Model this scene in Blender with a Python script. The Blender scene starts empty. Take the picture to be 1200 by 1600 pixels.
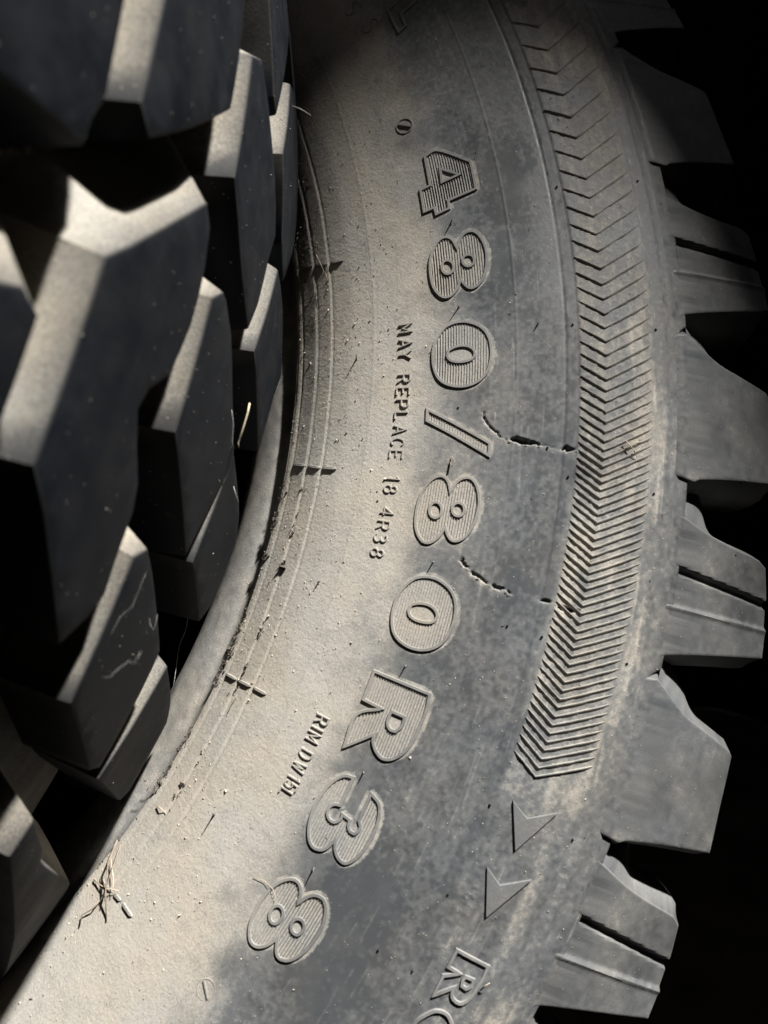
import bpy, bmesh, math, numpy as np
from mathutils import Vector, Matrix
C = bpy.context.scene.collection
sc = bpy.context.scene
# ------------------------------------------------------------------ measured from the photograph: poses and outlines (deg, mm)
FPX = 1141.93
R1 = [[0.611701, -0.780297, -0.130223], [-0.788183, -0.587042, -0.184798], [0.067751, 0.215681, -0.974111]]
TR1 = [-0.60128, -0.10554, 0.55133]
F2 = [[0.999928, 0.0, -0.012022], [-0.000327, 0.999629, -0.027233], [0.012017, 0.027235, 0.999557]]
C2 = [-0.09644, 0.30569, 0.0]
A02 = -1.03067
GLYPH = {'4': [[(-21.8, -10.6), (-23.5, -1.7), (-8.6, 18.1), (11.7, 18.0), (15.5, -1.1), (21.4, -1.5), (23.5, -10.4), (18.2, -10.9), (19.3, -18.1), (2.2, -18.0), (0.9, -11.1)], [(-9.3, -2.4), (-1.3, 9.1), (1.2, -3.2)]], '8': [[(-11.7, 0.1), (-16.9, -1.5), (-19.9, -3.7), (-21.2, -6.5), (-20.3, -10.1), (-16.5, -13.9), (-10.1, -17.1), (-3.3, -18.5), (4.8, -18.7), (12.6, -17.5), (18.2, -14.8), (21.7, -11.2), (22.0, -7.9), (20.4, -4.9), (16.3, -1.7), (10.2, 0.6), (14.1, 2.6), (16.9, 4.9), (17.9, 7.7), (16.6, 11.1), (13.4, 14.2), (8.0, 16.7), (1.1, 18.3), (-6.4, 18.7), (-12.9, 17.5), (-18.3, 15.2), (-21.4, 12.2), (-22.0, 9.3), (-20.9, 5.8), (-17.9, 2.9), (-13.6, 0.9)], [(1.4, -3.2), (2.9, -3.5), (4.2, -4.2), (5.2, -5.1), (5.7, -6.2), (5.7, -7.4), (5.2, -8.6), (4.3, -9.6), (3.0, -10.4), (1.5, -10.8), (-0.1, -10.9), (-1.6, -10.6), (-2.9, -9.9), (-3.8, -9.0), (-4.2, -7.9), (-4.2, -6.7), (-3.7, -5.5), (-2.8, -4.5), (-1.6, -3.7), (-0.1, -3.3)], [(-1.1, 10.5), (0.2, 10.2), (1.2, 9.6), (2.0, 8.7), (2.4, 7.5), (2.4, 6.4), (2.1, 5.2), (1.3, 4.2), (0.3, 3.4), (-1.0, 3.0), (-2.3, 2.9), (-3.6, 3.2), (-4.6, 3.9), (-5.4, 4.8), (-5.8, 5.9), (-5.8, 7.1), (-5.4, 8.3), (-4.7, 9.3), (-3.6, 10.0), (-2.4, 10.4)]], '0': [[(-21.5, -4.6), (-20.1, -8.7), (-17.9, -11.7), (-12.0, -15.9), (-4.6, -18.4), (3.6, -18.6), (9.9, -17.4), (15.8, -14.7), (19.7, -10.3), (21.8, -4.2), (21.9, 2.0), (20.5, 7.2), (17.7, 11.9), (12.7, 16.0), (6.3, 18.0), (-0.5, 18.6), (-8.2, 17.6), (-14.2, 14.9), (-18.5, 10.4), (-21.3, 4.1), (-21.9, -0.4)], [(-4.9, -4.3), (-2.8, -8.5), (0.9, -9.3), (3.9, -7.5), (5.4, -3.6), (5.3, 1.7), (4.0, 6.1), (1.6, 8.0), (-1.4, 8.0), (-4.1, 5.5), (-5.5, 1.2)]], '/': [[(-14.0, -20.5), (6.4, 20.5), (14.0, 20.5), (-6.4, -20.2)]], 'R': [[(-24.4, -18.1), (-23.5, 17.7), (-14.8, 18.9), (-2.8, 18.5), (5.5, 17.9), (12.7, 15.2), (18.2, 10.7), (20.3, 5.7), (18.6, 0.9), (15.2, -2.7), (12.5, -4.1), (9.2, -3.8), (24.4, -18.3), (4.3, -18.9), (-5.4, -6.0), (-6.2, -18.4)], [(-6.3, 0.3), (-6.3, 8.5), (-1.0, 8.9), (3.3, 6.6), (3.6, 3.2), (0.9, 0.3), (-4.4, -0.3)]], '3': [[(-22.9, -5.5), (-21.6, -10.3), (-17.9, -13.9), (-11.6, -16.8), (-3.9, -18.4), (3.7, -18.8), (10.8, -17.6), (16.7, -15.3), (20.9, -12.2), (22.9, -8.2), (21.7, -3.8), (18.6, -1.2), (12.5, 1.0), (16.5, 3.0), (19.8, 6.6), (20.7, 10.9), (19.0, 13.7), (14.5, 16.4), (8.1, 18.2), (1.5, 18.8), (-6.0, 18.4), (-13.5, 16.4), (-17.4, 13.6), (-19.8, 7.7), (-3.5, 8.1), (-1.5, 10.2), (1.8, 10.4), (4.1, 9.0), (4.1, 6.3), (2.1, 3.9), (-1.1, 3.3), (-1.7, -2.2), (1.2, -1.7), (4.5, -4.3), (4.6, -7.5), (2.5, -10.1), (-1.2, -10.7), (-4.2, -9.0), (-5.4, -5.7)]], 'r': [[(-13.1, -9.6), (-14.1, 9.1), (-6.8, 9.6), (-2.0, 9.1), (3.2, 8.9), (8.0, 7.3), (10.3, 4.9), (10.1, 1.0), (7.8, -1.2), (4.4, -1.5), (14.1, -9.1), (2.5, -9.6), (-3.2, -2.6), (-3.0, -9.5)], [(-3.5, 1.0), (-4.1, 5.5), (-0.7, 6.1), (1.9, 4.3), (1.6, 1.5), (-1.5, 0.5)]], 'o': [[(-2.1, -10.5), (-8.8, -8.1), (-14.1, -4.3), (-15.8, 0.8), (-13.9, 5.2), (-9.3, 8.9), (0.4, 10.5), (10.2, 8.6), (15.8, 4.0), (13.9, -3.6), (5.6, -8.9)]], 'L': [[(-5.7, -16.6), (15.5, -16.1), (13.0, -9.8), (2.2, -9.4), (-6.3, 16.6), (-15.5, 10.5)]]}
CHEV = [-34.862, -36.436, -37.921, -39.285, -40.648, -41.908, -43.152, -44.304, -45.399, -46.441, -47.436, -48.346, -49.283, -50.138, -50.917, -51.689, -52.421, -53.113, -53.801, -54.452, -55.056, -55.613, -56.155, -56.681, -57.182, -57.659, -58.115, -58.539, -58.947, -59.329, -59.732, -60.092, -60.471, -60.854, -61.252, -61.646, -62.021, -62.422, -62.802, -63.21, -63.592, -63.966, -64.373, -64.756, -65.123, -65.512, -65.894, -66.281, -66.676, -67.084, -67.457, -67.842, -68.223, -68.616, -69.016, -69.411, -69.8, -70.2, -70.56, -70.98, -71.367, -71.742, -72.131, -72.505, -72.899, -73.288, -73.693]
TEXT = [('M', -51.738, 619.2), ('A', -52.705, 619.2), ('Y', -53.447, 619.4), ('R', -54.955, 619.3), ('E', -55.786, 619.2), ('P', -56.525, 619.2), ('L', -57.323, 619.4), ('A', -58.149, 619.1), ('C', -58.936, 618.9), ('E', -59.695, 618.8), ('1', -61.165, 619.1), ('8', -61.781, 618.8), ('.', -62.509, 615.9), ('4', -63.136, 619.0), ('R', -63.966, 618.5), ('3', -64.749, 618.7), ('8', -65.589, 618.8), ('R', -75.482, 619.1), ('I', -76.004, 618.9), ('M', -76.511, 618.2), ('D', -77.544, 618.9), ('W', -78.282, 619.0), ('1', -78.967, 618.7), ('5', -79.377, 619.1), ('L', -79.885, 618.4), ('S', -30.484, 640.2), ('S', -28.63, 634.7)]
ARROW = [[(-74.99, 738.5), (-75.44, 749.7), (-74.72, 764.7), (-76.95, 750.1)], [(-78.0, 739.2), (-78.43, 750.0), (-77.65, 764.9), (-79.95, 750.5)]]
MARKS = [[(-44.88, 545.5), (-45.28, 555.0), (-45.33, 556.6), (-45.76, 566.7), (-45.82, 568.7), (-46.0, 578.8)], [(-60.38, 544.5), (-60.56, 556.0), (-60.57, 557.2), (-60.74, 567.7), (-60.74, 568.7), (-60.78, 579.6)], [(-75.98, 543.4), (-75.89, 553.8), (-75.87, 555.0), (-75.75, 566.6), (-75.73, 567.8), (-75.68, 579.0)], [(-91.87, 545.6), (-91.39, 558.5), (-91.29, 560.5), (-91.07, 567.2), (-91.05, 568.7), (-90.97, 579.4)]]
SPIKES = [(-52.15, 704.4, 3.5), (-45.58, 654.5, 5), (-50.82, 655.0, 5), (-53.36, 585.8, 5.5), (-68.06, 585.9, 3), (-83.28, 585.2, 9), (-71.08, 655.3, 4), (-76.88, 655.0, 4), (-82.2, 654.2, 6), (-65.45, 654.4, 4)]
NUBS = [(-44.53, 726.5), (-52.25, 726.2), (-52.42, 778.6), (-44.63, 780.3), (-60.03, 726.2), (-67.75, 727.1), (-75.62, 727.9), (-75.53, 778.0), (-83.42, 729.2), (-83.53, 707.8), (-60.24, 778.6), (-67.86, 778.5), (-58.8, 838.3), (-62.04, 837.7), (-67.69, 706.2), (-56.78, 655.5), (-70.05, 839.2), (-79.87, 727.0), (-58.7, 712.0)]
PLUGS = [(-90.21, 640.8), (-38.26, 637.9)]
LUGA = [(-75.02, 803.6), (-74.86, 807.0), (-74.49, 833.6), (-74.23, 863.0), (-72.36, 860.2), (-70.25, 858.6), (-70.07, 856.3), (-69.61, 836.8), (-69.24, 821.7), (-68.66, 809.1), (-68.1, 798.5), (-68.23, 794.7), (-69.02, 794.2), (-70.39, 794.6), (-72.08, 793.2), (-73.9, 791.7), (-74.84, 792.6)]
LUGB = [(-67.93, 792.9), (-67.45, 794.6), (-67.09, 800.3), (-66.56, 830.2), (-66.04, 867.5), (-64.15, 865.5), (-62.22, 861.1), (-61.97, 855.7), (-61.76, 837.7), (-61.59, 825.6), (-61.34, 814.0), (-61.02, 802.4), (-60.63, 796.2)]
BAR = [(-63.11, 794.3), (-63.63, 863.4), (-64.85, 864.8), (-64.95, 793.3)]
CRACKS = [([(-56.96, 671.3), (-57.38, 672.4), (-57.72, 675.5), (-57.99, 678.9), (-58.35, 683.6), (-58.46, 688.8)], 0.4, 1.8, 0.8), ([(-58.42, 689.2), (-58.37, 692.6), (-58.47, 697.4), (-58.57, 706.9)], 2.0, 6, 1.3), ([(-58.69, 721.7), (-58.66, 725.5), (-58.67, 729.4)], 1.3, 4, 0.6), ([(-58.57, 706.9), (-58.69, 721.7)], 0.15, 0.4, 0.2), ([(-64.94, 671.0), (-65.19, 672.4), (-65.41, 676.5)], 0.8, 2.5, 1.0), ([(-65.51, 678.3), (-65.67, 682.3), (-65.92, 688.4)], 0.65, 2.5, 0.9), ([(-65.95, 691.6), (-66.03, 695.7), (-66.01, 699.9)], 0.8, 2.5, 1.0), ([(-66.02, 701.1), (-66.17, 703.4)], 0.5, 1.5, 1.1), ([(-66.11, 722.0), (-66.06, 727.6)], 1.0, 3, 0.7), ([(-66.22, 732.2), (-66.18, 744.7)], 1.6, 5, 1.0)]
BARE = [(-83.46, 658.9, 2.2, 22, 0.7), (-77.92, 657.4, 1.6, 20, 0.6), (-81.31, 685.1, 2.5, 26, 0.7), (-86.54, 692.7, 3, 26, 0.8), (-75.66, 662.0, 1.2, 18, 0.55), (-71.07, 677.8, 2.5, 25, 0.5), (-49.66, 656.9, 1.0, 14, 0.5), (-49.17, 682.1, 3, 25, 0.6), (-45.84, 690.5, 3, 25, 0.5), (-58.71, 710.1, 3.5, 22, 0.35), (-65.29, 702.3, 3, 22, 0.35), (-56.15, 656.7, 1.6, 16, 0.45), (-65.65, 648.0, 1.2, 14, 0.5), (-73.32, 650.8, 1.0, 10, 0.35), (-81.17, 642.5, 0.9, 14, 0.5), (-42.16, 687.3, 3, 30, 0.6), (-46.16, 608.1, 1.5, 22, 0.22), (-58.41, 642.5, 1.4, 12, 0.3)]
BLK = {'F0': [(7, 400), (7.5, 275), (-0.8, 280), (-2.87, 278.5), (-3.59, 281.9), (-4.13, 282.3), (-5.5, 400)], 'F1': [(8, 258), (8.5, 189), (5, 189), (2.93, 189.6), (1.24, 192.1), (-0.92, 224.8), (-2.63, 254.4), (-2.22, 263.5)], 'F2': [(4.09, 172.9), (4.88, 156.5), (4.28, 136.1), (2.66, 105.5), (1.19, 91.5), (0.04, 98.6), (-2.02, 105.1), (-3.09, 113.2), (-1.89, 144.0), (-0.11, 176.0)], 'F3': [(9, 157), (13, 120), (12.27, 77.0), (11.22, 74.4), (7.42, 99.4), (4.91, 116.8), (5.18, 126.0)], 'F4': [(8.56, 74.2), (11.11, 18.0), (10.6, -4.3), (4.8, 5.2), (0.94, 44.7), (1.72, 70.0), (4.43, 95.0)], 'F5': [(-5.61, 261.3), (-1.88, 200.2), (-2.29, 191.8), (-3.38, 187.8), (-5.07, 187.8), (-6.72, 195.5), (-7.36, 208.4), (-7.95, 212.3), (-8.8, 203.5), (-9.59, 192.7), (-10.33, 188.4), (-11.57, 188.1), (-12.61, 186.3), (-13.23, 192.2), (-13.95, 207.0), (-10.15, 262.6)], 'F6': [(-3.8, 174.1), (-3.24, 162.6), (-3.33, 155.7), (-3.91, 139.0), (-5.51, 112.6), (-7.23, 82.3), (-7.9, 85.9), (-9.22, 96.7), (-10.69, 107.0), (-11.15, 109.9), (-7.88, 174.7)], 'F7': [(-7.29, 86.2), (-7.16, 82.1), (-7.98, 49.3), (-8.8, 20.9), (-10.08, -5.3), (-13.07, 7.2), (-13.65, 25.2), (-11.3, 96.4)], 'F8': [(0.58, 71.7), (0.25, 39.4), (-1.91, -15.5), (-3.24, 2.7), (-5.23, 12.9), (-6.02, 16.6), (-3.42, 95.2)], 'F9': [(-11.48, 173.5), (-11.17, 162.6), (-11.93, 144.6), (-13.61, 110.0), (-14.46, 93.3), (-15.05, 92.7), (-17.09, 97.5), (-18.6, 103.8), (-18.5, 116.1), (-15.66, 176.6)], 'F10': [(-15.26, 62.9), (-17.55, -1.6), (-18.75, -25.3), (-22.13, -19.0), (-22.11, -0.4), (-20.69, 46.3), (-19.11, 97.4)], 'F12': [(-20.29, 161.9), (-19.29, 156.0), (-20.91, 124.8), (-21.53, 116.9), (-22.62, 89.1), (-25.93, 1.5), (-27.48, -26.2), (-28.36, 31.9), (-33.83, -47.0)], 'FL': [(-6.8, 400), (-7.4, 298), (-7.2, 289), (-7.5, 280), (-9.8, 280), (-16, 281), (-17, 400)]}
LIT_AREA = [[0.1918, -0.3129, -0.04], [0.3728, -0.401, -0.0381], [0.4937, -0.5218, -0.004], [0.4759, -0.6085, -0.0103], [0.3959, -0.7325, -0.0417], [0.2754, -0.9698, -0.062], [-0.0916, -1.1854, -0.062], [-0.6969, -0.77, -0.062], [-0.3874, 0.0145, -0.04]]  # outline of the wanted lit area; shapes the gap in the added blocker
BLOCKER_H = 3.0
STALKS = [([(-89.38, 539.5), (-90.4, 548.1), (-91.46, 558.7), (-92.52, 568.3)], [3, 6, 5, 1], 0.75, 0, 'brown dry stalk crossing the lowest bead mark'), ([(-89.39, 542.5), (-90.9, 552.7), (-92.53, 560.4)], [1, 3, 1], 0.5, 0, 'thin brown stalk beside the thicker one at the lowest bead mark'), ([(-92.33, 555.9), (-92.99, 556.8), (-93.82, 554.6), (-94.36, 557.7)], [1, 2, 2, 1], 0.6, 0, 'bent brown stalk below the lowest bead mark'), ([(-92.29, 543.1), (-91.54, 555.1), (-90.79, 563.0)], [1, 3, 2], 0.4, 1, 'pale straw bit lying over the lowest bead mark'), ([(-90.41, 543.0), (-90.71, 556.4), (-91.35, 561.6)], [2, 4, 2], 0.35, 1, 'thin pale straw along the brown stalks at the lowest bead mark'), ([(-58.01, 758.0), (-58.34, 762.1), (-58.73, 765.9)], [2, 2.5, 1], 0.35, 1, 'pale straw fragment lying across the chevrons'), ([(-58.34, 755.5), (-58.1, 762.0), (-57.93, 767.7)], [1.2, 2.4, 1.5], 0.3, 1, 'short pale fragment tangled on the chevrons'), ([(-58.51, 757.2), (-58.18, 760.1), (-58.51, 764.2), (-58.23, 767.9)], [1.2, 2.8, 2, 1], 0.25, 1, 'curled pale fibre on the chevrons'), ([(-44.7, 559.6), (-45.54, 563.1), (-46.28, 564.5), (-46.96, 558.9)], [1.5, 3.5, 2, 1], 0.4, 0, 'curled brown stalk at the upper bead mark'), ([(-46.78, 561.9), (-46.52, 565.9), (-47.17, 567.0), (-47.3, 563.1)], [1, 2, 2, 1], 0.35, 0, 'small brown twist below the upper bead mark'), ([(-84.37, 529.6), (-84.53, 534.5), (-84.59, 538.7)], [1, 2, 1], 0.4, 0, 'short brown splinter near the bead edge'), ([(-85.34, 528.5), (-85.11, 530.2), (-85.37, 533.7), (-85.78, 533.8)], [1, 2, 2, 1], 0.4, 0, 'small brown curl near the bead edge'), ([(-85.75, 548.3), (-85.52, 553.0), (-85.5, 556.4)], [1, 2, 1], 0.4, 1, 'pale splinter on the bead rings'), ([(-82.53, 765.4), (-82.22, 765.9), (-82.01, 766.8)], [1, 3, 4], 0.5, 1, 'small splinter leaning on the lower outlined R'), ([(-84.41, 626.7), (-84.17, 633.7), (-84.19, 640.2), (-84.43, 644.5), (-84.77, 644.9)], [0.6, 1, 1.6, 1.6, 0.8], 0.16, 1, 'pale curled hair lying over the last numeral 8'), ([(-76.62, 560.1), (-77.32, 559.7), (-78.05, 559.6)], [1, 1.6, 1], 0.3, 0, 'fine brown hair near the third bead mark'), ([(-59.6, 654.5), (-59.94, 657.0), (-60.21, 655.3), (-59.9, 653.7)], [1, 4, 3, 1], 0.4, 0, 'curled rubber hair under the slash')]
FREE = [([[0.2752, -0.4781, 0.084], [0.2705, -0.4812, 0.0851], [0.2607, -0.4847, 0.0836], [0.255, -0.4857, 0.081], [0.2531, -0.4875, 0.0804]], 0.55, 1, 'pale_straw', 'pale straw leaning on the dark shoulder of the front tyre', 'straw'), ([[0.1559, -0.4908, -0.0041], [0.1433, -0.4971, -0.0063], [0.1329, -0.4999, -0.0077], [0.1182, -0.5126, -0.0012], [0.1128, -0.5151, -0.0022]], 0.09, 2, 'cobweb', 'cobweb strand hanging in the dark gap between the tyres', 'cobweb'), ([[0.2354, -0.4953, 0.0723], [0.2333, -0.4981, 0.0716], [0.2303, -0.5024, 0.0704]], 0.12, 2, 'cobweb', 'small cobweb wisp at the end of a shoulder block', 'cobweb'), ([[0.1538, -0.5464, 0.1785], [0.1563, -0.5494, 0.1801], [0.1605, -0.55, 0.1803], [0.1644, -0.5505, 0.1783], [0.1652, -0.5526, 0.1779], [0.17, -0.552, 0.1784]], 0.06, 2, 'fibre', 'fine pale fibre stuck to a lower tread block', 'fibre'), ([[0.2663, -0.4773, 0.0939], [0.2611, -0.4828, 0.0933], [0.2535, -0.4877, 0.0917], [0.2503, -0.4909, 0.0897]], 0.06, 2, 'fibre', 'pale fibre snagged along the edge of the middle shoulder block', 'fibre'), ([[0.1778, -0.5077, 0.1118], [0.1732, -0.5141, 0.1121], [0.165, -0.518, 0.1106], [0.1603, -0.5239, 0.108], [0.1671, -0.5206, 0.1082]], 0.05, 2, 'fibre', 'looped pale fibre at the right corner of a lower tread block', 'fibre'), ([[0.1571, -0.528, 0.152], [0.1683, -0.5256, 0.1523], [0.1723, -0.5263, 0.1504], [0.1871, -0.5216, 0.1504]], 0.035, 2, 'fibre', 'thin pale thread across the face of the lower tread block', 'fibre'), ([[0.419, -0.3941, 0.0972], [0.4204, -0.3987, 0.0963], [0.4211, -0.4051, 0.0949]], 0.1, 2, 'fibre', 'fine pale fibre sticking out of the upper shoulder', 'fibre')]

# ------------------------------------------------------------------ camera, light, exposure
PITCH = math.radians(12)
MCW = np.array([[1, 0, 0], [0, -math.sin(PITCH), math.cos(PITCH)], [0, -math.cos(PITCH), -math.sin(PITCH)]])   # lens frame (right, down, forward) -> world
_w = MCW @ np.array(R1); _t = MCW @ np.array(TR1)
CAM_Z = .866*math.sqrt(1-_w[2, 2]**2)+abs(_w[2, 2])*.30-_t[2]
CAM_LOC = Vector((0, 0, CAM_Z))
T1M = Matrix.Translation(CAM_LOC+Vector(_t)) @ Matrix(_w.tolist()).to_4x4()
T2M = T1M @ Matrix.Translation(Vector(C2)) @ Matrix(F2).to_4x4()
_c2 = T2M.translation; _n = T2M.to_3x3().col[2]
_mid = _c2+_n*.25
PACK_H = _mid.z-.87*math.sqrt(1-_n.z**2)-abs(_n.z)*.24; PACK_XY = (_mid.x, _mid.y)
cd = bpy.data.cameras.new('camera'); cam = bpy.data.objects.new('camera', cd); C.objects.link(cam); sc.camera = cam
_m = Matrix([[MCW[i, 0], -MCW[i, 1], -MCW[i, 2]] for i in range(3)]).to_4x4(); _m.translation = CAM_LOC; cam.matrix_world = _m
cd.sensor_fit = 'VERTICAL'; cd.sensor_height = 36; cd.sensor_width = 27; cd.lens = FPX/1600*36
cd.clip_start = .01; cd.clip_end = 200
cd.dof.use_dof = True; cd.dof.focus_distance = .50; cd.dof.aperture_fstop = 7.0
SUN = Vector((MCW @ np.array([0.42, -0.83, -0.33])).tolist()).normalized()     # towards the sun
sd = bpy.data.lights.new('sun', 'SUN'); sd.energy = 4.6; sd.angle = math.radians(2.7); sd.color = (1, .97, .925)
so = bpy.data.objects.new('sun', sd); C.objects.link(so); so.rotation_euler = SUN.to_track_quat('Z', 'Y').to_euler(); so.location = SUN*8
w = bpy.data.worlds.new('World'); sc.world = w; w.use_nodes = True; wn = w.node_tree
sky = wn.nodes.new('ShaderNodeTexSky'); sky.sky_type = 'NISHITA'; sky.sun_disc = False
sky.sun_elevation = math.asin(SUN.z); sky.sun_rotation = math.atan2(SUN.x, SUN.y)
wn.links.new(sky.outputs[0], wn.nodes['Background'].inputs[0]); wn.nodes['Background'].inputs[1].default_value = 0.15
sc.view_settings.view_transform = 'Standard'; sc.view_settings.look = 'None'; sc.view_settings.exposure = 1.5; sc.view_settings.gamma = 1; sc.view_settings.use_curve_mapping = False
sc.cycles.max_bounces = 6
# ------------------------------------------------------------------ helpers
def lin(a, b, n): return np.linspace(a, b, n)
def link(o): C.objects.link(o); return o
def mesh_from(name, V, Fq, mat, parent=None, smooth=True, sharp=None, attr=None, mats=None, fmat=None):
    me = bpy.data.meshes.new(name)
    me.from_pydata([tuple(v) for v in V], [], [tuple(f) for f in Fq])
    me.materials.append(mat)
    if mats:
        for m in mats: me.materials.append(m)
    if fmat is not None: me.polygons.foreach_set('material_index', fmat)
    if smooth: me.polygons.foreach_set('use_smooth', [True]*len(me.polygons))
    if attr is not None:
        a = me.attributes.new('dust', 'FLOAT', 'POINT'); a.data.foreach_set('value', np.asarray(attr, dtype=np.float32))
    me.update()
    if sharp is not None: me.set_sharp_from_angle(angle=math.radians(sharp))
    o = bpy.data.objects.new(name, me); link(o)
    if parent: o.parent = parent
    return o
def grid_mesh(name, P, mat, parent=None, attr=None, closed=False, smooth=True):
    """P: (n, m, 3) array, quads between; closed wraps the first axis"""
    n, m = P.shape[:2]
    idx = np.arange(n*m).reshape(n, m)
    a = idx if closed else idx[:-1]; b = np.roll(idx, -1, 0) if closed else idx[1:]
    q = np.stack([a[:, :-1], b[:, :-1], b[:, 1:], a[:, 1:]], -1).reshape(-1, 4)
    me = bpy.data.meshes.new(name)
    me.vertices.add(n*m); me.vertices.foreach_set('co', P.reshape(-1).astype(np.float32))
    me.loops.add(q.size); me.loops.foreach_set('vertex_index', q.reshape(-1).astype(np.int32))
    me.polygons.add(len(q)); me.polygons.foreach_set('loop_start', (np.arange(len(q))*4).astype(np.int32))
    me.update(calc_edges=True)
    me.polygons.foreach_set('use_smooth', np.full(len(q), smooth))
    me.materials.append(mat)
    if attr is not None:
        at = me.attributes.new('dust', 'FLOAT', 'POINT'); at.data.foreach_set('value', attr.reshape(-1).astype(np.float32))
    me.validate(); me.update()
    o = bpy.data.objects.new(name, me); link(o)
    if parent: o.parent = parent
    return o
def tag(o, label, cat, group=None, kind=None):
    o['label'] = label
    if cat: o['category'] = cat
    if group: o['group'] = group
    if kind: o['kind'] = kind
    return o
RNG = np.random.default_rng(7)
NG = [RNG.random((257, 257)) for _ in range(6)]
def vnoise(x, y, k=0):
    """smooth value noise, period 256 cells, 0..1"""
    g = NG[k % 6]; x = np.asarray(x, float) % 256; y = np.asarray(y, float) % 256
    i = x.astype(int); j = y.astype(int); u = x-i; v = y-j
    u = u*u*(3-2*u); v = v*v*(3-2*v); i2 = (i+1) % 256; j2 = (j+1) % 256
    return (g[i, j]*(1-u)+g[i2, j]*u)*(1-v)+(g[i, j2]*(1-u)+g[i2, j2]*u)*v
def fbm(x, y, o=4, k=0):
    s = 0; a = .5; t = 0
    for q in range(o): s = s+a*vnoise(x*2**q+17*q, y*2**q+31*q, k+q); t += a; a *= .5
    return s/t
def sm(e0, e1, x):
    t = np.clip((x-e0)/(e1-e0), 0, 1); return t*t*(3-2*t)

# ------------------------------------------------------------------ tyre profiles (mm -> m)
RP = np.array([537, 545, 555, 568, 582, 600, 625, 650, 675, 691.6, 712, 732, 752, 773.6, 787, 800, 815, 830, 848, 870.])
ZP = np.array([-44, -38.5, -31, -23, -17, -12, -7.6, -4.6, -3.3, -3, -3.4, -4.6, -6.8, -10.6, -15.5, -23, -31, -39.5, -50, -64.])
_r = np.arange(530, 880, .5); _z = np.interp(_r, RP, ZP)
_k = np.exp(-np.linspace(-2, 2, 33)**2); _k /= _k.sum()
_z = np.convolve(np.pad(_z, 16, mode='reflect', reflect_type='odd'), _k, 'valid')
def prof(r): return np.interp(r, _r, _z)
def relief(th, r):
    """moulded rings, mm above the smooth profile; th deg, r mm"""
    h = np.zeros(np.broadcast(th, r).shape)
    def groove(c, w, d): return -d*np.exp(-((r-c)/w)**2)
    wob = .5*(fbm(th*.25+3, r*0+1, 2, 1)-.5)
    h = h+groove(544+wob, .6, .4)+(groove(556.+wob, .6, .6)+groove(568.+wob, .6, .6))*(1+.5*sm(68, 82, -th))
    h = h+.7*sm(538, 541, r)-.5*sm(555.6, 556.8, r)-.35*sm(567.6, 569, r)
    h = h+.24*np.exp(-((r-691.2)/.4)**2)                      # mould flash line
    h = h+groove(721.5, .8, .35)+.5*sm(729.4, 730.6, r)-.5*sm(775.6, 776.6, r)
    h = h-.5*sm(784.5, 786.5, r)+.5*sm(788.5, 790.5, r)
    m_ = (np.asarray(th, float)+68.25+7.84) % 15.68-7.84      # notch between a barred lug and the next plain one
    h = h-16*sm(0, 5, r-(793.5+np.minimum((m_*13.9/3.0)**2, 60)))
    h = h+.16*np.exp(-((r-598)/.5)**2)+groove(676, .5, .06)
    return h
def blobs(th, r):
    b = 0
    for (t0, r0, st, sr, a) in BARE: b = b+a*np.exp(-((th-t0)/st)**2-((r-r0)/sr)**2)
    return b
def dust(th, r):
    th = np.asarray(th, float); r = np.asarray(r, float)
    u = th*11.4
    n = fbm(u/28, r/28, 4, 0); n2 = fbm(u/7, r/7, 3, 2)
    d = 1-.66*sm(612+50*(n-.5), 676+60*(n-.5), r)
    d = d-.43*blobs(th, r)*(.55+.9*n)
    d = d-.10*sm(.52, .75, n2)
    d = d+.26*sm(728, 732, r)*(1-sm(773, 779, r))*sm(-76, -74, th)+.14*np.exp(-((r-781)/5)**2)+.10*np.exp(-((r-790)/4)**2)
    d = d-.10*sm(719, 722, r)*(1-sm(726, 731, r))
    d = d-.10*sm(684, 705, r)
    d = d+.35*sm(.45, .8, fbm(u/60, r/12, 3, 4))*sm(690, 740, r)*(1-sm(790, 840, r))
    d = d-.22*(1-sm(555, 560, r))*sm(545, 549, r)*sm(-64, -58, th)
    st_ = vnoise(u/26+.15*r, r/1.3+.02*u, 5); st2 = vnoise(u/1.6+.3*r, r/18-.3*u, 1)
    d = d+.22*sm(.84, .97, st_)*sm(640, 690, r)+.16*sm(.9, .99, st2)
    spk = fbm(u/2.2, r/2.2, 3, 5); d = d+.55*(spk-.5)*sm(620, 680, r)
    return np.clip(d, .02, 1)
def S1(th, r, h=0.):
    """surface of the rear tyre: th deg, r mm, h mm above the profile -> metres"""
    th = np.asarray(th, float); r = np.asarray(r, float); h = np.asarray(h, float)
    sl = (prof(r+1)-prof(r-1))/2; nn = np.sqrt(1+sl*sl)
    rr = r-h*sl/nn; zz = prof(r)+h/nn; t = np.radians(th)
    return np.stack([rr*np.cos(t), rr*np.sin(t), zz+0*rr], -1)/1000

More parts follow.
